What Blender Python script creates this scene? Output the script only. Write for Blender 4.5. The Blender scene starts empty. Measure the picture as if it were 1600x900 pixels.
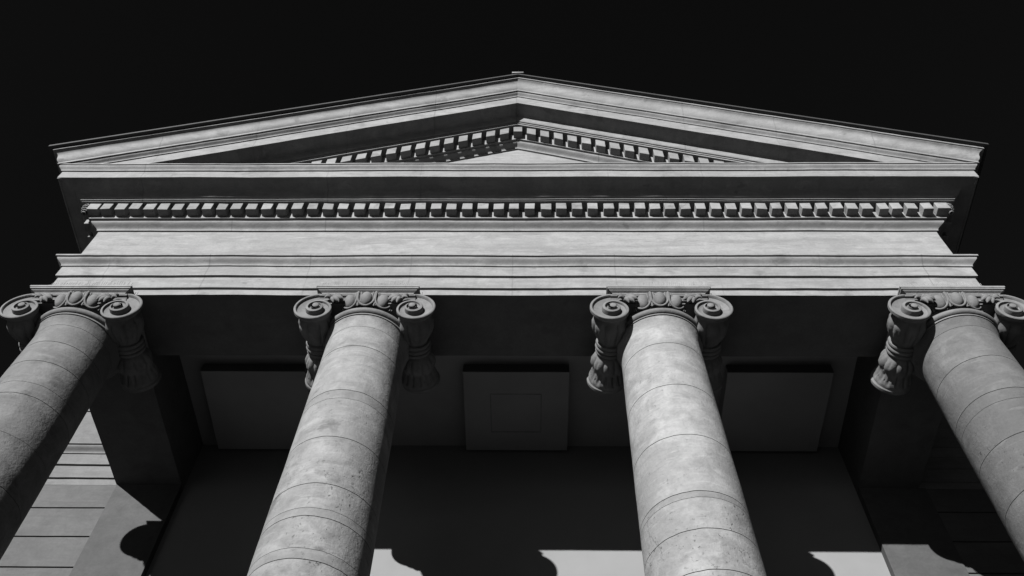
import bpy, bmesh, math, random
from mathutils import Vector, Matrix, noise

random.seed(11)
scene = bpy.context.scene
COL = scene.collection

# ----------------------------------------------------------------------------- constants (metres; z = 0 at the frieze foot)
H = 5.0                     # half width of the frieze
YW = 2.80                   # plane of the main building's frieze
ZS = -0.8815                # underside of the architrave
YB = 0.808                  # back face of the front beam
XIL, XIR = -4.11, 4.20      # inner faces of the side beams
YP = 2.885                  # plaster wall inside the porch
ZC = -0.045                 # porch ceiling
ZF = -9.95                  # stylobate
ZG = -10.90                 # ground
YC = 0.4056                 # column axes
XC = [0.00995 + (k - 1.5) * 3.0805 for k in range(4)]
M = 0.4435                  # slope of the raking cornice

# ----------------------------------------------------------------------------- materials
def new_mat(name):
    m = bpy.data.materials.new(name)
    m.use_nodes = True
    nt = m.node_tree
    b = nt.nodes['Principled BSDF']
    return m, nt, b

def N(nt, typ, **kw):
    n = nt.nodes.new(typ)
    for k, v in kw.items():
        setattr(n, k, v)
    return n

def ramp(nt, src, stops):
    r = N(nt, 'ShaderNodeValToRGB')
    cr = r.color_ramp
    while len(cr.elements) < len(stops):
        cr.elements.new(0.5)
    for e, (p, v) in zip(cr.elements, stops):
        e.position = p
        e.color = (v, v, v, 1)
    nt.links.new(src, r.inputs['Fac'])
    return r.outputs['Color']

def noise_tex(nt, vec, scale, detail=6, rough=.55, dist=0.0):
    t = N(nt, 'ShaderNodeTexNoise')
    t.inputs['Scale'].default_value = scale
    t.inputs['Detail'].default_value = detail
    t.inputs['Roughness'].default_value = rough
    t.inputs['Distortion'].default_value = dist
    nt.links.new(vec, t.inputs['Vector'])
    return t.outputs['Fac']

def mapped(nt, vec, scale, loc=(0, 0, 0)):
    mp = N(nt, 'ShaderNodeMapping')
    mp.inputs['Scale'].default_value = scale
    mp.inputs['Location'].default_value = loc
    nt.links.new(vec, mp.inputs['Vector'])
    return mp.outputs['Vector']

def mixc(nt, fac, a, b, mode='MIX'):
    mx = N(nt, 'ShaderNodeMix', data_type='RGBA', blend_type=mode)
    for s, v in ((mx.inputs[0], fac), (mx.inputs[6], a), (mx.inputs[7], b)):
        if isinstance(v, (int, float)):
            s.default_value = v if s == mx.inputs[0] else (v, v, v, 1)
        else:
            nt.links.new(v, s)
    return mx.outputs[2]

def stone(name, base=.42, vary=.08, stain=.5, stain_amt=.6, streak=.5, crack=0.0, bump=.25, pits=.3, rough=.85, streak_scale=(1.0, 1.0, 9.0), shift=0.0, joint=0, each=0.0):
    m, nt, b = new_mat(name)
    geo = N(nt, 'ShaderNodeNewGeometry')
    P = mapped(nt, geo.outputs['Position'], (1, 1, 1), (shift, shift * .7, shift * 1.3))
    big = noise_tex(nt, P, 1.1, 5, .6)
    mid = noise_tex(nt, P, 5.5, 7, .62, .4)
    fine = noise_tex(nt, P, 38, 4, .6)
    st = noise_tex(nt, mapped(nt, P, streak_scale), 1.3, 6, .6, .6)
    c = ramp(nt, mid, [(.30, base - vary), (.55, base), (.75, base + vary * .7)])
    c = mixc(nt, ramp(nt, big, [(.38, stain_amt), (.55, 0.0)]), c, base * .68)
    c = mixc(nt, ramp(nt, st, [(.36, streak), (.52, 0.0)]), c, base * .72)
    c = mixc(nt, ramp(nt, st, [(.62, 0.0), (.78, streak * .6)]), c, min(.62, base * 1.22))
    # dark blotches of soot
    bl = noise_tex(nt, mapped(nt, P, (1, 1, 1.6), (3.1, 7.7, 1.9)), 2.3, 5, .6, .3)
    c = mixc(nt, ramp(nt, bl, [(.58, 0.0), (.70, stain)]), c, base * .42)
    sp = noise_tex(nt, mapped(nt, P, (1, 1, 1.2), (5.3, 1.7, 8.8)), 5.2, 3, .5, .2)
    c = mixc(nt, ramp(nt, sp, [(.665, 0.0), (.73, stain * .8)]), c, base * .40)
    sm = noise_tex(nt, mapped(nt, P, (1, 1, 5), (2.3, 4.7, 6.8)), 3.6, 6, .65, .8)
    c = mixc(nt, ramp(nt, sm, [(.56, 0.0), (.68, streak * .75)]), c, base * .62)
    c = mixc(nt, ramp(nt, sm, [(.32, streak * .7), (.44, 0.0)]), c, base * 1.28)
    # pits
    pt = noise_tex(nt, mapped(nt, P, (1, 1, 1), (9.0, 2.0, 5.0)), 24, 3, .7)
    pm = noise_tex(nt, mapped(nt, P, (1, 1, 1), (4.0, 6.0, 8.0)), 1.6, 3, .5)
    pf = ramp(nt, pt, [(.62, 0.0), (.70, pits)])
    pf = mixc(nt, 1.0, pf, ramp(nt, pm, [(.45, 0.0), (.6, 1.0)]), 'MULTIPLY')
    c = mixc(nt, pf, c, base * .3)
    c = mixc(nt, 1.0, c, ramp(nt, fine, [(.32, .92), (.5, 1.0), (.68, 1.05)]), 'MULTIPLY')
    if each:
        oi = N(nt, 'ShaderNodeObjectInfo')
        c = mixc(nt, 1.0, c, ramp(nt, oi.outputs['Random'], [(0, 1 - each), (1, 1 + each * .6)]), 'MULTIPLY')
    if joint:
        sx = N(nt, 'ShaderNodeSeparateXYZ'); nt.links.new(geo.outputs['Position'], sx.inputs[0])
        md = N(nt, 'ShaderNodeMath', operation='PINGPONG'); nt.links.new(sx.outputs['X'], md.inputs[0]); md.inputs[1].default_value = joint / 2
        jf = mixc(nt, 1.0, ramp(nt, md.outputs[0], [(.002, .55), (.009, 0.0)]), ramp(nt, big, [(.40, .15), (.60, 1.0)]), 'MULTIPLY')
        c = mixc(nt, jf, c, base * .35)
    hsrc = mixc(nt, .35, mid, fine)
    hsrc = mixc(nt, pf, hsrc, 0.0)
    if crack > 0:
        vo = N(nt, 'ShaderNodeTexVoronoi', feature='DISTANCE_TO_EDGE')
        vo.inputs['Scale'].default_value = 1.15
        wob = noise_tex(nt, P, 3.5, 5, .6)
        off = N(nt, 'ShaderNodeVectorMath', operation='ADD')
        nt.links.new(mapped(nt, P, (1, 1, .8)), off.inputs[0])
        cmb = N(nt, 'ShaderNodeCombineXYZ')
        for i in range(3):
            nt.links.new(wob, cmb.inputs[i])
        nt.links.new(cmb.outputs[0], off.inputs[1])
        nt.links.new(off.outputs[0], vo.inputs['Vector'])
        cf = ramp(nt, vo.outputs['Distance'], [(.0, crack), (.009, 0.0)])
        cf = mixc(nt, 1.0, cf, ramp(nt, pm, [(.5, 0.0), (.58, 1.0)]), 'MULTIPLY')
        c = mixc(nt, cf, c, base * .3)
    nt.links.new(c, b.inputs['Base Color'])
    b.inputs['Roughness'].default_value = rough
    b.inputs['Specular IOR Level'].default_value = .25
    bp = N(nt, 'ShaderNodeBump')
    bp.inputs['Strength'].default_value = bump
    bp.inputs['Distance'].default_value = .02
    nt.links.new(hsrc, bp.inputs['Height'])
    nt.links.new(bp.outputs['Normal'], b.inputs['Normal'])
    return m

def plain(name, v, rough=.8, var=.1, scale=3.0, metallic=0.0):
    m, nt, b = new_mat(name)
    geo = N(nt, 'ShaderNodeNewGeometry')
    n = noise_tex(nt, geo.outputs['Position'], scale, 5, .6)
    nt.links.new(ramp(nt, n, [(.3, v * (1 - var)), (.7, v * (1 + var))]), b.inputs['Base Color'])
    b.inputs['Roughness'].default_value = rough
    b.inputs['Metallic'].default_value = metallic
    b.inputs['Specular IOR Level'].default_value = .25
    return m

MAT = {}
MAT['ent'] = stone('entablature_stone', .124, .028, stain=.6, stain_amt=.42, streak=.7, bump=.22, pits=.25, streak_scale=(.55, .55, 7), joint=1.13)
MAT['dentil'] = stone('dentil_stone', .126, .030, stain=.7, stain_amt=.5, streak=.5, bump=.35, pits=.5, each=.16, shift=83)
MAT['frieze'] = stone('frieze_stone', .128, .021, stain=.15, stain_amt=.30, streak=.85, bump=.18, pits=.15, streak_scale=(.6, .6, 6), shift=3)
MAT['carved'] = stone('carved_stone', .079, .024, stain=.5, stain_amt=.4, streak=.3, bump=.35, pits=.5, shift=5)
MAT['pier'] = stone('pilaster_stone', .034, .008, stain=.3, stain_amt=.35, streak=.2, bump=.2, pits=.2, shift=9)  # darker pilaster stone, lowered further to carry lens vignetting
MAT['ashlar'] = stone('ashlar_stone', .047, .009, stain=.15, stain_amt=.35, streak=.4, bump=.22, pits=.2, shift=13)  # darker wall stone, with some lens vignetting put into its tone
MAT['wing'] = stone('wing_stone', .078, .014, stain=.3, stain_amt=.35, streak=.5, bump=.2, pits=.2, streak_scale=(.6, .6, 6), shift=29)  # main building's darker stone, frame-edge light falloff mixed into its colour
MAT['soffit'] = stone('soffit_shade_toned', .055, .010, stain=.3, stain_amt=.3, streak=.2, bump=.15, pits=.2, shift=41)  # darker than the architrave: shade of the underside deepened in the base colour
MAT['plaster'] = plain('porch_plaster', .104, .9, .08, .9)
MAT['ceiling'] = plain('ceiling_plaster', .155, .9, .14, .8)
MAT['hatch'] = plain('hatch_edge', .10, .9, .3, 8)
MAT['mortar'] = plain('mortar_joint', .05, .95, .8, 9)
MAT['roof'] = plain('roof_lead_sheet', .022, .55, .2, 6)
MAT['spike'] = plain('spike_steel', .16, .5, .1, 20, 0.3)
MAT['paving'] = stone('paving_stone', .038, .010, stain=.3, stain_amt=.3, streak=.2, bump=.3, pits=.3, streak_scale=(1, 1, 1), shift=17)
SHAFT, SHAFT_LOW = [], []
for nm, b, st, cr, pt, sh in (('vignetted', .078, .8, .3, .4, 21), ('stained', .122, .85, .55, .7, 33), ('cracked', .138, .5, .8, .8, 47), ('grey', .066, .65, .6, .6, 58)):  # first and last bases lowered: lens vignetting put into the outer shafts' colour
    kw = dict(stain=st, stain_amt=.8, streak=.65, streak_scale=(.8, .8, 3.2))
    SHAFT.append(stone('shaft_stone_' + nm, b, b * .34, crack=cr * .35, pits=pt * .7, bump=.5, shift=sh, **kw))
    SHAFT_LOW.append(stone('lower_shaft_stone_' + nm, b * .92, b * .38, crack=cr, pits=min(1, pt * 1.25), bump=.7, shift=sh, **kw))
MAT['patch'] = stone('joint_repair_mortar', .100, .03, stain=.4, stain_amt=.4, streak=.3, pits=.6, bump=.5, shift=71)

# ----------------------------------------------------------------------------- mesh helpers
def wob(v, a=.006):
    """hand-cut unevenness of old stone: the same slow field for every part, so that joints stay closed"""
    q = Vector(v)
    d = noise.noise_vector(q * .9) * a + noise.noise_vector(q * 5.3 + Vector((7, 3, 1))) * (a * .38)
    return q + d

class MB:
    def __init__(self):
        self.v, self.f, self.mi = [], [], []
    def add(self, vs, fs, mi=0):
        o = len(self.v)
        self.v += [tuple(x) for x in vs]
        self.f += [tuple(i + o for i in f) for f in fs]
        self.mi += [mi] * len(fs)
    def grid(self, rows, close_u=False, close_v=False, mi=0):
        nr, nc = len(rows), len(rows[0])
        fs = []
        for i in range(nr - (0 if close_v else 1)):
            for j in range(nc - (0 if close_u else 1)):
                a, b = i, (i + 1) % nr
                c, d = j, (j + 1) % nc
                fs.append((a * nc + c, a * nc + d, b * nc + d, b * nc + c))
        self.add([p for r in rows for p in r], fs, mi)
    def box(self, x0, x1, y0, y1, z0, z1, nx=1, mi=0):
        vs = [(x, y, z) for x in (x0, x1) for y in (y0, y1) for z in (z0, z1)]
        self.add(vs, [(0, 1, 3, 2), (4, 6, 7, 5), (0, 4, 5, 1), (2, 3, 7, 6), (0, 2, 6, 4), (1, 5, 7, 3)], mi)
    def tube(self, pts, r, n=8, cap=True):
        rows = []
        for i, p in enumerate(pts):
            p = Vector(p)
            t = (Vector(pts[min(i + 1, len(pts) - 1)]) - Vector(pts[max(i - 1, 0)])).normalized()
            a = t.orthogonal().normalized() if i == 0 else (a - t * a.dot(t)).normalized()
            b = t.cross(a)
            rr = r[i] if isinstance(r, (list, tuple)) else r
            rows.append([p + (a * math.cos(k * 2 * math.pi / n) + b * math.sin(k * 2 * math.pi / n)) * rr for k in range(n)])
        self.grid(rows, close_u=True)
        if cap:
            o = len(self.v) - len(rows) * n
            self.f.append(tuple(range(o, o + n))); self.mi.append(0)
            self.f.append(tuple(range(o + (len(rows) - 1) * n, o + len(rows) * n))); self.mi.append(0)
    def ellipsoid(self, c, ax, n=14, m=9):
        """ax: three axis vectors"""
        c = Vector(c); A = [Vector(a) for a in ax]
        rows = []
        for i in range(m + 1):
            t = math.pi * i / m
            rows.append([c + A[2] * math.cos(t) + (A[0] * math.cos(k * 2 * math.pi / n) + A[1] * math.sin(k * 2 * math.pi / n)) * max(math.sin(t), .02) for k in range(n)])
        self.grid(rows, close_u=True)
    def lathe(self, prof, cx=0, cy=0, n=96, mis=None, fr=None):
        """prof: (r, z); fr(angle, z) -> radius factor"""
        rows = [[(cx + r * (fr(k * 2 * math.pi / n, z) if fr else 1) * math.sin(k * 2 * math.pi / n),
                  cy - r * (fr(k * 2 * math.pi / n, z) if fr else 1) * math.cos(k * 2 * math.pi / n), z) for k in range(n)] for r, z in prof]
        if mis is None:
            self.grid(rows, close_u=True)
        else:
            for i in range(len(rows) - 1):
                self.grid([rows[i], rows[i + 1]], close_u=True, mi=mis[i])
    def build(self, name, mat, parent=None, smooth=28, bevel=0, weld=True, uneven=0):
        me = bpy.data.meshes.new(name)
        vs = [wob(p, uneven) for p in self.v] if uneven else self.v
        me.from_pydata([tuple(p) for p in vs], [], self.f)
        mats = mat if isinstance(mat, (list, tuple)) else [mat]
        for m in mats:
            me.materials.append(m)
        for p, i in zip(me.polygons, self.mi):
            p.material_index = i
        bm = bmesh.new(); bm.from_mesh(me)
        if weld:
            bmesh.ops.remove_doubles(bm, verts=bm.verts, dist=1e-5)
        bmesh.ops.recalc_face_normals(bm, faces=bm.faces)
        bm.to_mesh(me); bm.free()
        if smooth:
            me.polygons.foreach_set('use_smooth', [True] * len(me.polygons))
            me.set_sharp_from_angle(angle=math.radians(smooth))
        o = bpy.data.objects.new(name, me)
        COL.objects.link(o)
        o.parent = parent
        if bevel:
            b = o.modifiers.new('edge_wear', 'BEVEL'); b.width = bevel; b.segments = 2; b.limit_method = 'ANGLE'
        return o

def empty(name, parent=None, loc=(0, 0, 0)):
    e = bpy.data.objects.new(name, None)
    COL.objects.link(e); e.parent = parent; e.location = loc; e.empty_display_size = .3
    return e

def tag(o, label, cat=None, group=None, kind=None):
    if label: o['label'] = label
    if cat: o['category'] = cat
    if group: o['group'] = group
    if kind: o['kind'] = kind
    return o

def cyma(p0, z0, p1, z1, n=9, vertical=True):
    """S-curve between two arrises; vertical: upright tangents at both ends, else level ones"""
    out = []
    for i in range(n + 1):
        t = i / n
        s = t * t * t * (10 - 15 * t + 6 * t * t)
        out.append((p0 + (p1 - p0) * s, z0 + (z1 - z0) * t) if vertical else (p0 + (p1 - p0) * t, z0 + (z1 - z0) * s))
    return out

def subdivide(pts, step):
    out = []
    for a, b in zip(pts[:-1], pts[1:]):
        n = max(1, int((Vector(b) - Vector(a)).length / step))
        out += [tuple(Vector(a).lerp(Vector(b), i / n)) for i in range(n)]
    return out + [tuple(pts[-1])]

def refine(prof, step=.06):
    return subdivide(prof, step)

def sweep(mb, prof, path, step=.09, counts=None):
    """path(p, z) -> list of (x, y, z) corner points"""
    first = path(*prof[0])
    segs = [max(1, int((Vector(b) - Vector(a)).length / step)) for a, b in zip(first[:-1], first[1:])]
    rows = []
    for p, z in prof:
        c = path(p, z)
        r = []
        for (a, b, n) in zip(c[:-1], c[1:], segs):
            r += [tuple(Vector(a).lerp(Vector(b), i / n)) for i in range(n)]
        r.append(c[-1])
        rows.append(r)
    mb.grid(rows)

XO = 6.15                   # the main building is only a little wider than the portico
def path_all(p, z, rear=H):
    return [(-XO - p, 14, z), (-XO - p, YW - p, z), (-rear - p, YW - p, z), (-H - p, -p, z), (H + p, -p, z), (rear + p, YW - p, z), (XO + p, YW - p, z), (XO + p, 14, z)]
def path_front(p, z, rear=H):
    return path_all(p, z, rear)[2:6]
def path_arch(p, z):
    return path_front(p, z, 4.925)
WING = {-1: MB(), 1: MB()}
def wings(prof, rear=H):
    for s in (-1, 1):
        sweep(WING[s], prof, (lambda p, z: path_all(p, z, rear)[:3]) if s < 0 else (lambda p, z: path_all(p, z, rear)[5:]))

# ----------------------------------------------------------------------------- the building
B = empty('portico_building', None, (0, 0, ZG))
tag(B, 'pale stone classical building with four Ionic columns and dentilled triangular pediment', 'building')
B0 = empty('placing', None)
bpy.data.objects.remove(B0)
OFF = Vector((0, 0, -ZG))          # parts keep world coordinates below the Empty
def part(mb, name, mat, parent, **kw):
    o = mb.build(name, mat, parent, **kw)
    if parent is B:
        o.location = OFF
    return o
def part_empty(name):
    return empty(name, B, OFF)

# -- entablature
ENT = part_empty('entablature')
mb = MB()
prof = [(.10, -.2555), (.141, -.258), (.141, -.284), (.124, -.287)] + cyma(.122, -.289, .062, -.378) + [(.062, -.382), (.048, -.3845)]
prof += [(.048, -.566), (.021, -.5695), (.021, -.776), (-.005, -.7795), (-.005, ZS)]
sweep(mb, refine(prof), path_arch)
wings(refine(prof), 4.925)
# soffit and inner faces of the beams
n = 60
def lerp_pts(a, b, k): return [tuple(Vector(a).lerp(Vector(b), i / k)) for i in range(k + 1)]
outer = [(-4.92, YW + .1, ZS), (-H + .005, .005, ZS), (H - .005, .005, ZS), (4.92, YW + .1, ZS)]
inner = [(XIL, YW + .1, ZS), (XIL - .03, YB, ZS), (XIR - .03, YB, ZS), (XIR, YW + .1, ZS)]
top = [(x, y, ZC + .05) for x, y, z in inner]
part(mb, 'architrave', MAT['ent'], ENT, uneven=.0065)
mb = MB()
def fine(pts, like, step=.08):
    out = []
    for a, b, la, lb in zip(pts[:-1], pts[1:], like[:-1], like[1:]):
        k = max(1, int((Vector(lb) - Vector(la)).length / step))
        out += lerp_pts(a, b, k)[:-1]
    return out + [pts[-1]]
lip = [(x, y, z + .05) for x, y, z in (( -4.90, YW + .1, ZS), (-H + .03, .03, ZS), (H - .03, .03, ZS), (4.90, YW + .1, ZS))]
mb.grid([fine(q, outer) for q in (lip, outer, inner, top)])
tag(part(mb, 'beam_soffit', MAT['soffit'], ENT, uneven=.0065), 'underside of the beams, toned darker to deepen its shade')

mb = MB()
fp = refine([(.002, .503), (0, .4), (0, .2), (0, 0), (0, -.2556)], .12)
sweep(mb, fp, path_front)
wings(fp)
part(mb, 'frieze', MAT['frieze'], ENT, uneven=.0055)

mb = MB()
prof = [(-.05, 1.21), (.55, 1.168), (.597, 1.166), (.597, 1.146), (.585, 1.142)] + cyma(.585, 1.140, .547, 1.074) + [(.547, 1.071), (.531, 1.068), (.531, .916), (.512, .914), (.508, .922), (.38, .920)]
prof += cyma(.375, .918, .290, .840, vertical=False) + [(.277, .838), (.277, .824), (.252, .821), (.258, .818), (.263, .803), (.132, .800), (.132, .613), (.103, .611)]
prof += cyma(.101, .604, .022, .515) + [(.020, .506), (.001, .503)]
sweep(mb, refine(prof, .07), path_front)
wings(refine(prof, .07))
part(mb, 'cornice', MAT['ent'], ENT, uneven=.0065)
for s in (-1, 1):
    part(WING[s], 'wing_entablature', MAT['wing'], B, uneven=.0055)

DX = [-5.153, -4.989, -4.811, -4.638, -4.462, -4.289, -4.12, -3.939, -3.758, -3.581, -3.409, -3.226, -3.041, -2.858, -2.67, -2.486, -2.3, -2.113, -1.924,
      -1.739, -1.555, -1.368, -1.186, -.995, -.809, -.622, -.433, -.247, -.057, .129, .323, .505, .694, .882, 1.072, 1.26, 1.445, 1.623, 1.799, 1.985,
      2.168, 2.349, 2.529, 2.713, 2.891, 3.07, 3.251, 3.427, 3.606, 3.785, 3.965, 4.137, 4.339, 4.491, 4.667, 4.857, 5.024]
def block(mb, x0, x1, y0, y1, z0, z1, slope=0.0, jig=.004):
    """a hand-cut dentil: x0..x1, front y0, back y1; slope tilts its top and foot with the rake"""
    j = lambda: random.uniform(-jig, jig)
    vs = []
    for x in (x0, x1):
        for y in (y0, y1):
            for z in (z0, z1):
                vs.append((x + j(), y + j(), z + slope * (x - (x0 + x1) / 2) + j() * .7))
    mb.add(vs, [(0, 1, 3, 2), (4, 6, 7, 5), (0, 4, 5, 1), (2, 3, 7, 6), (0, 2, 6, 4), (1, 5, 7, 3)])
for i, x in enumerate(DX):
    w = {0: .137, 52: .112, 56: .150}.get(i, .123 + random.uniform(-.006, .006))
    mb = MB()
    block(mb, x, x + w, -.236 + random.uniform(-.004, .004), -.10, .655 + random.uniform(-.006, .005), .8035)
    part(mb, 'dentil', MAT['dentil'], ENT, smooth=0, bevel=.006)
mb = MB()
for s in (-1, 1):
    for k in range(14):
        y = -.04 + k * .185
        a, b = sorted((s * (H + .10), s * (H + .236)))
        block(mb, a, b, y, y + .128, .655, .8035)
o = part(mb, 'dentil', MAT['dentil'], ENT, smooth=0, bevel=.006, weld=False)
tag(o, 'row of dentils under the eaves of the side walls', kind='stuff')

# carved cones filling the two outer corners of the dentil row
for s in (-1, 1):
    mb = MB()
    c = Vector((s * (H + .185), -.185, .745))
    for r in range(6):
        z = .80 - r * .030
        rad = [.050, .062, .060, .050, .036, .020][r]
        for k in range(9):
            a = 2 * math.pi * (k + .5 * (r % 2)) / 9
            d = Vector((math.cos(a), math.sin(a), 0))
            p = Vector((c.x, c.y, z)) + d * rad * .8
            mb.ellipsoid(p, (d.cross(Vector((0, 0, 1))) * .020, (d * .8 + Vector((0, 0, -.6))) * .016, Vector((0, 0, .024)) - d * .006), 8, 6)
    part(mb, 'corner_pinecone', MAT['carved'], ENT, smooth=60, weld=False)

# -- pediment
PED = part_empty('pediment')
def path_rake(p, z):
    return [(-H - p, -p, z - M * (H + p)), (0.014, -p, z), (H + p, -p, z - M * (H + p))]
def path_sima(p, z):
    e = z - M * (H + p)
    return [(-H - p, YW + 1, e), (-H - p, -p, e), (0.014, -p, z), (H + p, -p, e), (H + p, YW + 1, e)]
mb = MB()
prof = [(.60, 3.880), (.712, 3.878), (.712, 3.850), (.694, 3.846)] + [(.692, 3.842), (.677, 3.834), (.661, 3.817), (.651, 3.793), (.6445, 3.763), (.640, 3.733), (.633, 3.706), (.621, 3.681), (.606, 3.664)] + [(.606, 3.646), (.606, 3.624), (.590, 3.621)]
sweep(mb, refine(prof, .07), path_sima)
part(mb, 'sima', MAT['ent'], PED, uneven=.0065)
mb = MB()
prof = [(.588, 3.623)] + cyma(.586, 3.621, .541, 3.566) + [(.541, 3.561), (.527, 3.558), (.527, 3.343), (.508, 3.341), (.504, 3.349), (.345, 3.346)]
prof += cyma(.342, 3.344, .288, 3.246, vertical=False) + [(.277, 3.244), (.277, 3.224), (.263, 3.222), (.263, 3.196), (.132, 3.192), (.132, 2.990), (.102, 2.988)]
prof += cyma(.101, 2.984, .024, 2.916) + [(.022, 2.905), (.003, 2.902)]
sweep(mb, refine(prof, .07), path_rake)
part(mb, 'raking_cornice', MAT['ent'], PED, uneven=.0055)
mb = MB()
rows = []
for i in range(13):
    t = i / 12
    rows.append([(x, .0, .95 + t * (2.96 - M * abs(x) - .95)) for x in [-4.5 + .15 * k for k in range(61)]])
mb.grid(rows)
part(mb, 'tympanum', MAT['frieze'], PED, uneven=.003)
for k in range(-15, 16):
    x = .022 + k * .189
    w = .124 + random.uniform(-.004, .004)
    z = -M * abs(x - .014)
    mb = MB()
    sl = 0 if k == 0 else (-M if k > 0 else M)
    block(mb, x - w / 2, x + w / 2, -.236, -.10, 3.010 + z, 3.197 + z + (.002 if k else -.02), sl, .003)
    part(mb, 'dentil', MAT['dentil'], PED, smooth=0, bevel=.006)

# -- roof sheet over the rake, ridge cap
mb = MB()
for s in (-1, 1):
    a = [(0.014, y, 3.922 + d) for y, d in ((-.757, 0), (14, 0), (14, -.036), (-.757, -.036))]
    b = [(s * 5.762, y, 3.922 - M * 5.762 + d) for y, d in ((-.757, 0), (14, 0), (14, -.036), (-.757, -.036))]
    mb.grid([a, b], close_u=True)
    mb.f.append(tuple(len(mb.v) - 4 + i for i in range(4))); mb.mi.append(0)
RF = part(mb, 'roof', MAT['roof'], B, smooth=0)
mb = MB()
mb.box(-.07, .10, -.775, 13.9, 3.915, 3.945)
part(mb, 'ridge_cap', MAT['spike'], RF, bevel=.006)
RF.children[0].location = (0, 0, 0)
# closing walls of the attic, and the low roof of the wings
mb = MB()
mb.box(-XO, XO, YW + .3, 14, 1.00, 1.19)
mb.add([(-5.5, 13.9, 1.1), (5.5, 13.9, 1.1), (.014, 13.9, 3.88)], [(0, 1, 2)])
part(mb, 'roof_slab', MAT['roof'], B, smooth=0)

# -- porch ceiling and its hanging panels
CE = part_empty('porch_ceiling')
mb = MB()
mb.box(XIL - .2, XIR + .2, YB - .1, YP + .1, ZC, ZC + .12)
part(mb, 'ceiling_slab', MAT['ceiling'], CE, smooth=0)
for i, (a, b) in enumerate(((-3.850, -2.555), (-.628, .676), (2.592, 3.878))):
    mb = MB()
    mb.box(a, b, 1.552, 2.822, -.205, ZC)
    o = part(mb, 'ceiling_panel', MAT['ceiling'], CE, smooth=0, bevel=.008)
    if i == 1:
        mb = MB()
        # access hatch: a thin frame line round a flush lid
        x0, x1, y0, y1, g = -.300, .338, 1.890, 2.512, .010
        for q in ((x0, x1, y0, y0 + g), (x0, x0 + g, y0 + g, y1), (x1 - g, x1, y0 + g, y1), (x0 + g, x1 - g, y1 - g, y1)):
            mb.box(q[0], q[1], q[2], q[3], -.2085, -.200)
        h = mb.build('hatch_frame', MAT['hatch'], CE, smooth=0)

# -- walls
mb = MB()
mb.box(XIL, XIR, YP, YP + .4, ZF, ZC - .002)
part(mb, 'porch_wall', MAT['plaster'], B, smooth=0)
zj = [ZS - .001] + [-1.278 - .4545 * k for k in range(19)]
for s in (-1, 1):
    mb = MB()
    a, b = (-XO, -4.885) if s < 0 else (4.985, XO)
    for k, (z1, z0) in enumerate(zip(zj[:-1], zj[1:])):
        g = .022 if k < len(zj) - 2 else 0
        xs = [a] + [a + (b - a) * (i + .5 * (k % 2)) / 9 for i in range(1, 9)] + [b]
        rows = []
        for y, z in ((YW + .06, z1 - .0), (YW + .006, z1 - (.001 if k == 0 else .0)), (YW + .006, z0 + g), (YW + .06, z0 + g)):
            rows.append([(a + (b - a) * i / 60, y, z) for i in range(61)])
        mb.grid(rows)
    mb.box(a, b, YW + .055, YW + .5, ZG, ZS - .002)
    part(mb, 'rusticated_wall', MAT['ashlar'], B, uneven=.004, weld=False)
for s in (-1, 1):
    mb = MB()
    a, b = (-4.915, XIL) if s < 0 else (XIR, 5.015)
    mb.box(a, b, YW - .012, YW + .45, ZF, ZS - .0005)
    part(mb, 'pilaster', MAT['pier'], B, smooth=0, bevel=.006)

# -- steps and floor
mb = MB()
for k in range(5):
    mb.box(-6.2 - .34 * k, 6.2 + .34 * k, -.62 - .34 * k, YW + .05, ZF - .19 * (k + 1), ZF - .19 * k - (.0 if k == 0 else .002))
part(mb, 'steps', MAT['paving'], B, smooth=0, bevel=.01, weld=False)

# ----------------------------------------------------------------------------- columns
K = .123
R0 = .287
EX, EZ = .500, -1.214      # volute eye
def rout(phi):
    return R0 * math.exp(-K * phi)

def volute(s, front=True):
    """spiral scroll, s = side; front face looks to -y (rear ones to +y)"""
    mb = MB()
    def section(w):
        # rim, hollow channel, step up to the next coil; w = share of the coil taken by the rim
        return [(0, -.005), (.02, .0), (w * .5, .003), (w, .001), (w + .03, -.006), (w + .07, -.028), (w + (.95 - w) * .35, -.042), (w + (.95 - w) * .7, -.052), (.95, -.058), (.972, -.014), (1.0, -.005)]
    turns, nseg = 2.15, 44
    total = int(turns * nseg)
    rows = []
    for i in range(total + 1):
        phi = 2 * math.pi * i / nseg
        row = []
        for f, h in section(.13 + .22 * min(1, max(0, phi / 6.283 - .55) / .6)):
            r = R0 * math.exp(-K * (phi + 2 * math.pi * f))
            sc = math.exp(-K * phi * .35)
            hh = h * sc + .017 * (phi + 2 * math.pi * f) / (2 * math.pi)
            row.append((r * math.sin(phi), hh, r * math.cos(phi)))
        rows.append(row)
    # eye
    mb.grid(rows)
    side = []
    for i in range(nseg + 1):
        phi = 2 * math.pi * i / nseg
        r = rout(phi)
        h = .017 * phi / (2 * math.pi) - .005
        side.append([(r * math.sin(phi), h, r * math.cos(phi)), (r * 1.0 * math.sin(phi), -.028, r * math.cos(phi)), (r * .88 * math.sin(phi), -.060, r * .88 * math.cos(phi))])
    mb.grid(side)
    mb.ellipsoid((0, .044, 0), ((.036, 0, 0), (0, 0, .036), (0, .012, 0)), 18, 8)
    disc = [(rout(2 * math.pi * i / nseg) * .86 * math.sin(2 * math.pi * i / nseg), -.058, rout(2 * math.pi * i / nseg) * .86 * math.cos(2 * math.pi * i / nseg)) for i in range(nseg)]
    mb.add(disc, [tuple(range(nseg))])
    yf = -.045 if front else 2 * YC + .110
    sg = -1 if front else 1
    mb.v = [(s * (EX + x), yf + sg * h - YC, EZ + z) for x, h, z in mb.v]
    return mb

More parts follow.
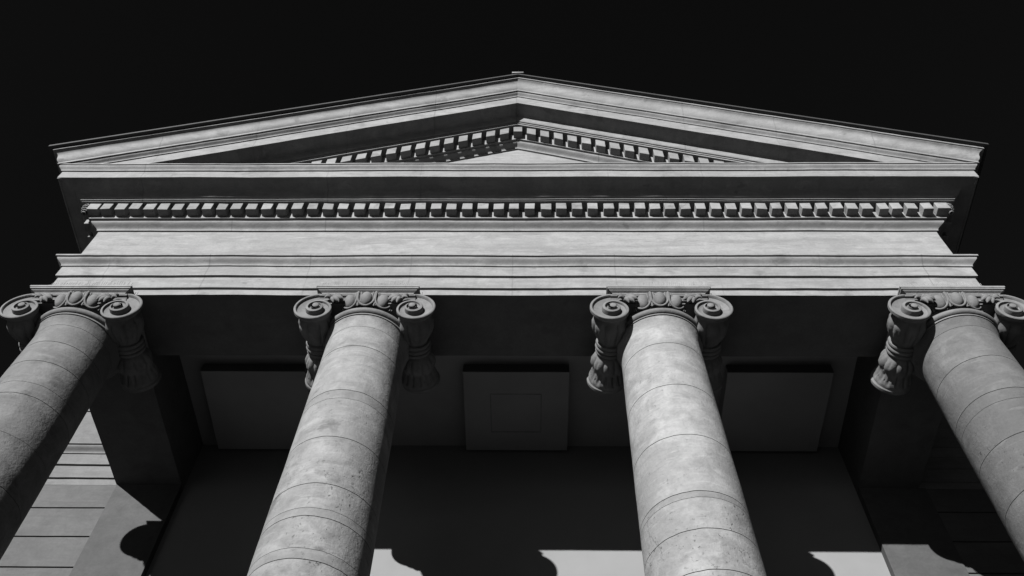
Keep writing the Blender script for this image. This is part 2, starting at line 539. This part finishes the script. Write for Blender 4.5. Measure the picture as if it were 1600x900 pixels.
def bolster(s):
    mb = MB()
    prof = [(0, .178), (.03, .172), (.055, .164), (.10, .174), (.16, .192), (.23, .190), (.30, .172), (.36, .146), (.405, .128), (.42, .127), (.425, .146), (.445, .152),
            (.465, .146), (.470, .136), (.480, .150), (.500, .156), (.520, .150), (.530, .136), (.535, .146), (.555, .152), (.575, .146), (.58, .127), (.60, .134),
            (.64, .160), (.69, .182), (.74, .186), (.79, .172), (.83, .166), (.87, .178), (.91, .192), (.94, .200), (.95, .204), (1, .204)]
    prof = subdivide(prof, .02)
    n = 96
    rows = []
    y0, y1 = -.015, 2 * YC + .085
    for u, r in prof:
        row = []
        for k in range(n):
            th = 2 * math.pi * k / n
            ph = th
            g = rout(ph) / .212
            if ph > 5.6:
                t = (ph - 5.6) / (2 * math.pi - 5.6)
                g = (rout(5.6) * (1 - t) + R0 * t) / .212
            g = 1 + (g - 1) * .72
            d = 0
            env = 0
            if .06 < u < .40: env = min(1, (u - .06) / .05, (.40 - u) / .06); c = 4; um = (u - .06) / .34
            elif .60 < u < .80: env = min(1, (u - .60) / .05, (.80 - u) / .04); c = 4; um = (.80 - u) / .20
            elif .80 <= u < .95: env = min(1, (u - .80) / .03, (.95 - u) / .02); c = 7; um = (u - .80) / .15
            if env > 0:
                w = abs(math.cos(c * th + .6))
                d = (.044 * (w ** .33) - .036) * env
                # drilled eyes and veins of the acanthus lobes
                d -= .016 * env * max(0, math.cos(2 * c * th + 1.2)) ** 10 * math.exp(-((um - .6) / .2) ** 2)
            rr = r * g + d
            row.append((s * (EX - .002 + rr * math.sin(th)), y0 + (y1 - y0) * u - YC, EZ + rr * math.cos(th)))
        rows.append(row)
    mb.grid(rows, close_u=True)
    return mb

def echinus():
    mb = MB()
    prof = [(.36, -.955), (.46, -.955), (.463, -.985), (.455, -1.02), (.425, -1.08), (.385, -1.15), (.365, -1.20), (.362, -1.235), (.37, -1.24)]
    mb.lathe(prof, 0, 0, 64)
    for base in (0, math.pi):
        for q in (-1, 0, 1):
            az = base + q * math.radians(22.5)
            out = Vector((math.sin(az), -math.cos(az), 0)); tan = Vector((math.cos(az), math.sin(az), 0)); up = Vector((0, 0, 1))
            ax = (up + out * .22).normalized()
            c = out * .452 + Vector((0, 0, -1.045))
            on = (out - ax * out.dot(ax)).normalized()
            mb.ellipsoid(c, (tan * .066, on * .064, ax * .096), 20, 12)
            arc = []
            for i in range(17):
                t = math.pi * (.04 + .92 * i / 16)
                arc.append(c + tan * (.092 * math.cos(t)) - ax * (.118 * math.sin(t) - .02) + on * (.022 - .012 * math.sin(t)))
            arc = [arc[0] + ax * .075] + arc + [arc[-1] + ax * .075]
            mb.tube(arc, .0125, 8)
        for q in (-1.5, -.5, .5, 1.5):
            az = base + q * math.radians(22.5)
            out = Vector((math.sin(az), -math.cos(az), 0)); up = Vector((0, 0, 1))
            ax = (up + out * .22).normalized()
            c = out * .462 + Vector((0, 0, -1.03))
            mb.tube([c + ax * .085, c + ax * .03, c - ax * .04, c - ax * .11], [.020, .026, .022, .008], 8)
            t2 = Vector((math.cos(az), math.sin(az), 0))
            for q2 in (-1, 1):
                mb.tube([c + ax * .085 + t2 * .030 * q2, c + t2 * .034 * q2 + out * .004, c - ax * .10 + t2 * .020 * q2], [.011, .013, .007], 6)
            mb.tube([c + ax * .09 + out * .004, c + ax * .06 + out * .014], [.014, .010], 8)
    return mb

def palmette(s):
    """half acanthus in the corner between scroll and egg moulding"""
    mb = MB()
    root = Vector((s * .365, -.085 - YC + .05, -1.055))
    for i, (ang, ln, w) in enumerate(((172, .115, .024), (196, .135, .026), (222, .120, .026), (250, .095, .022), (150, .075, .018), (20, .085, .018), (-12, .075, .016))):
        a = math.radians(ang)
        d = Vector((s * math.cos(a), 0, math.sin(a)))
        if ang < 90 and ang > -90: base = root + Vector((0, 0, .01))
        else: base = root
        pts = []
        rad = []
        for t in range(7):
            u = t / 6
            pts.append(base + d * ln * u + Vector((0, -.045 * math.sin(u * 2.2), 0)) + Vector((0, 0, .02 * math.sin(u * 3))))
            rad.append(w * (.35 + .9 * math.sin(math.pi * min(1, .12 + u * .8))) * (1 if u < .95 else .4))
        mb.tube(pts, rad, 8)
    return mb

def band():
    """channel between the two scrolls, front and rear"""
    mb = MB()
    for sg, yf in ((-1, -.045), (1, 2 * YC + .110)):
        prof = [(-.06, -.950), (.008, -.952), (.010, -.956), (.010, -.976), (.004, -.982), (-.014, -.986), (-.026, -1.005), (-.028, -1.04), (-.016, -1.058), (0, -1.066), (-.06, -1.078)]
        rows = [[(x, yf + sg * d - YC, z) for x in [-.51 + .0408 * i for i in range(26)]] for d, z in prof]
        mb.grid(rows)
    # the block of the capital under the abacus
    mb.box(-.50, .50, -.02 - YC, 2 * YC + .02 - YC, -1.09, -.955)
    return mb

def abacus():
    mb = MB()
    prof = [(.20, ZS + .0), (.548, ZS + .0005), (.548, ZS - .020), (.540, ZS - .023), (.540, ZS - .040), (.530, ZS - .043)] + cyma(.526, ZS - .042, .488, ZS - .070, 8) + [(.488, ZS - .078), (.30, ZS - .080)]
    def sq(p, z):
        q = p * (.5226 / .548)
        return [(-p, q, z), (-p, -q, z), (p, -q, z), (p, q, z), (-p, q, z)]
    sweep(mb, prof, sq, step=.1)
    return mb

RINGS = [
    [-1.47, -1.762, -2.086, -2.42, -2.59, -3.1, -3.62, -4.1, -4.7],
    [-1.486, -1.829, -2.537, -2.662, -3.191, -3.769, -4.043, -4.130, -4.457, -4.561],
    [-1.765, -2.444, -3.152, -3.839, -3.909, -4.238, -4.638],
    [-1.457, -1.967, -2.47, -2.62, -3.05, -3.6, -4.15, -4.7]]
FAINT = [{-1.47, -2.42, -3.1}, {-1.486, -2.662, -4.043, -4.457}, {-3.909}, {-1.457, -2.62}]
LOW = [-2.59, -3.191, -3.909, -2.62]                          # from here down the drums are pitted and cracked
PATCH = [[(-1.762, -2.086)][:0], [(-2.537, -2.662), (-4.043, -4.130), (-4.457, -4.561)], [(-3.839, -3.909)], [(-2.47, -2.62)]]
ZB = ZF + .42
def srad(z):
    h = -1.3 - z
    r = .409 + .018 * min(h, 2.6) + max(0, h - 2.6) * .012
    r = min(r, .488)
    if z > -1.50:
        t = (z + 1.50) / .17
        r += .040 * max(0, min(1, t)) ** 2.2
    return r
def shaft(k):
    mb = MB()
    zs = [-1.333]
    rings = RINGS[k] + [-5.2 - .56 * i for i in range(8)]
    marks = []
    for r in rings:
        g = .002 if r in FAINT[k] else .0035
        marks.append((r + g, r - g, r))
    z = -1.333
    prof, mis = [], []
    pts = [(-1.333, 0), (-1.345, 0), (-1.36, 0), (-1.38, 0), (-1.40, 0), (-1.43, 0), (-1.45, 0)]
    z = -1.47
    zz = []
    while z > ZB:
        zz.append(z); z -= .08
    zz.append(ZB)
    for q in zz:
        if all(abs(q - r) > .02 for _, _, r in marks):
            pts.append((q, 0))
    for a, b, r in marks:
        pts += [(a, 0), (a - .0005, .006), (b + .0005, .006), (b, 0)]
    pts.sort(key=lambda t: -t[0])
    for q, d in pts:
        prof.append((srad(q) - d, q))
    for i in range(len(pts) - 1):
        mid = pts[i][1] + pts[i + 1][1]
        zm = (pts[i][0] + pts[i + 1][0]) / 2
        m = 3 if zm < LOW[k] else 0
        for za, zb in PATCH[k]:
            if zb < zm < za: m = 2
        mis.append(1 if mid > .004 else m)
    # slight unevenness, and the joints waver like hand-set drums
    n = 112
    X = XC[k]
    for i in range(len(prof) - 1):
        rows = []
        for r, q in (prof[i], prof[i + 1]):
            row = []
            for j in range(n):
                th = 2 * math.pi * j / n
                e = .0035 * noise.noise(Vector((math.sin(th) * 2 + X * 3, math.cos(th) * 2, q * 2.2))) + .0015 * noise.noise(Vector((math.sin(th) * 9 + X, math.cos(th) * 9, q * 9)))
                dz = .009 * noise.noise(Vector((math.sin(th) * 1.5 + X, math.cos(th) * 1.5, q * .35))) + .003 * noise.noise(Vector((math.sin(th) * 7, math.cos(th) * 7 + X, q)))
                row.append(((r + e) * math.sin(th), -(r + e) * math.cos(th), q + (dz if q < -1.42 else 0)))
            rows.append(row)
        mb.grid(rows, close_u=True, mi=mis[i])
    return mb

def astragal():
    mb = MB()
    prof = [(.36, -1.222)]
    for i in range(13):
        t = math.pi / 2 - math.pi * i / 12
        prof.append((.446 + .040 * math.cos(t), -1.262 + .037 * math.sin(t)))
    prof += [(.438, -1.301), (.440, -1.305), (.456, -1.308), (.458, -1.328), (.436, -1.334), (.40, -1.334)]
    mb.lathe(prof, 0, 0, 96)
    return mb
def base():
    mb = MB()
    prof = [(.46, ZB + .005), (.53, ZB)]
    def tor(rc, zc, a, n=10):
        return [(rc + a * math.cos(math.pi / 2 - math.pi * i / n), zc + a * math.sin(math.pi / 2 - math.pi * i / n)) for i in range(n + 1)]
    prof += tor(.53, ZB - .05, .045) + [(.52, ZB - .10), (.505, ZB - .14), (.55, ZB - .18)] + tor(.57, ZB - .245, .06) + [(.45, ZB - .31)]
    mb.lathe(prof, 0, 0, 72)
    mb.box(-.66, .66, -.66, .66, ZF, ZB - .308)
    return mb

shared = {}
def sub(key, mb, name, mat, parent, **kw):
    if key in shared:
        o = bpy.data.objects.new(name, shared[key])
        COL.objects.link(o); o.parent = parent
        return o
    o = mb().build(name, mat, parent, **kw)
    shared[key] = o.data
    return o
CAP = [MAT['carved']] * 4
for k, X in enumerate(XC):
    c = empty('column', B, (X, YC, OFF.z))
    tag(c, ['leftmost column, stained, and toned darker for lens vignetting', 'second column from the left, blotched with grey stains', 'third column from the left, pale with cracked lower drums', 'rightmost column, toned grey for lens vignetting, cut by the edge of the frame'][k])
    sub(('shaft', k), lambda: shaft(k), 'shaft', [SHAFT[k], MAT['mortar'], MAT['patch'] if k in (1, 2) else SHAFT_LOW[k], SHAFT_LOW[k]], c, smooth=40)
    sub('astragal', astragal, 'astragal', MAT['carved'], c)
    sub('echinus', echinus, 'echinus', MAT['carved'], c, smooth=50, weld=False)
    sub('band', band, 'scroll_band', MAT['carved'], c, weld=False)
    sub('abacus', abacus, 'abacus', MAT['ent'], c)
    sub('base', base, 'base', MAT['ent'], c, weld=False)
    for s in (-1, 1):
        sub(('volute', s, 1), lambda: volute(s), 'volute', MAT['carved'], c, smooth=35)
        sub(('volute', s, 0), lambda: volute(s, False), 'volute', MAT['carved'], c, smooth=35)
        sub(('bolster', s), lambda: bolster(s), 'bolster', MAT['carved'], c, smooth=50)
        sub(('palmette', s), lambda: palmette(s), 'palmette', MAT['carved'], c, smooth=60, weld=False)

# ----------------------------------------------------------------------------- bird spikes standing on the abaci
LAB = ['thin bird spikes on the capital of the leftmost column', 'thin bird spikes on the capital of the second column from left',
       'thin bird spikes on the capital of the third column from left', 'thin bird spikes on the capital of the rightmost column']
def spikes(seed):
    rnd = random.Random(seed)
    mb = MB()
    a, b = {3: (-.36, .53), 6: (-.53, .34)}.get(seed, (-.53, .53))
    mb.box(a, b, -.055, -.030, .0005, .006)
    m = int((b - a) / .021)
    for i in range(m):
        x = a + (b - a) * (i + .5) / m + rnd.uniform(-.004, .004)
        lean = rnd.choice((-1, 0, 1)) * .010 + rnd.uniform(-.004, .004)
        mb.tube([(x, -.042, .004), (x + lean, -.042 + rnd.uniform(-.02, .012), .085 + rnd.uniform(-.012, .010))], .0022, 5)
    return mb
for k, X in enumerate(XC):
    mb = spikes(k + 3)
    o = mb.build('bird_spikes', MAT['spike'], None, smooth=0, weld=False)
    o.location = (X, -.060, ZS)
    tag(o, LAB[k], 'bird spikes', 'bird spikes on the column capitals')

# ----------------------------------------------------------------------------- ground
mb = MB()
mb.box(-700, 700, -700, 700, ZG - .5, ZG)
o = mb.build('ground', MAT['paving'], None, smooth=0)
tag(o, 'paved ground in front of the portico', kind='structure')

# ----------------------------------------------------------------------------- light
D = Vector((.4426, 1.0, -.325)).normalized()          # direction the sunlight travels
sun = bpy.data.lights.new('sun', 'SUN')
sun.energy = 5.0
sun.angle = math.radians(.53)
sun.color = (1, 1, 1)
so = bpy.data.objects.new('sun', sun); COL.objects.link(so)
so.rotation_euler = D.to_track_quat('-Z', 'Y').to_euler()
so.location = (-20, -40, 20)

w = bpy.data.worlds.new('World'); scene.world = w
w.use_nodes = True
nt = w.node_tree
bg = nt.nodes['Background']
sky = N(nt, 'ShaderNodeTexSky', sky_type='NISHITA')
sky.sun_disc = False
sky.sun_elevation = math.asin(-D.z)
sky.sun_rotation = math.atan2(-D.x, -D.y)
sky.altitude = 200
sky.air_density = 1.0
sky.dust_density = .3
# black-and-white film behind a deep red filter: only the sky's faint red light is recorded
sep = N(nt, 'ShaderNodeSeparateColor')
nt.links.new(sky.outputs['Color'], sep.inputs['Color'])
mul = N(nt, 'ShaderNodeMath', operation='MULTIPLY')
nt.links.new(sep.outputs['Red'], mul.inputs[0])
mul.inputs[1].default_value = .052
nt.links.new(mul.outputs[0], bg.inputs['Color'])
bg.inputs['Strength'].default_value = .05

# ----------------------------------------------------------------------------- camera
cam = bpy.data.cameras.new('camera')
cam.sensor_width = 36
cam.lens = 36 * 1458.79 / 1600
cam.clip_end = 3000
co = bpy.data.objects.new('camera', cam); COL.objects.link(co)
ri, up, fw = Vector((0.99983351, 0.00897569, 0.01588699)), Vector((-0.00089247, -0.84555801, 0.53388281)), Vector((-0.01822534, 0.5338081, 0.84540922))
mw = Matrix((ri, up, -fw)).transposed().to_4x4()
mw.translation = Vector((0.18113321, -5.38438433, -9.27312765))
co.matrix_world = mw
scene.camera = co

scene.view_settings.view_transform = 'Standard'
scene.view_settings.look = 'None'
scene.view_settings.exposure = 1.56
scene.view_settings.gamma = 1
scene.cycles.use_denoising = True
scene.cycles.max_bounces = 8
scene.cycles.diffuse_bounces = 1
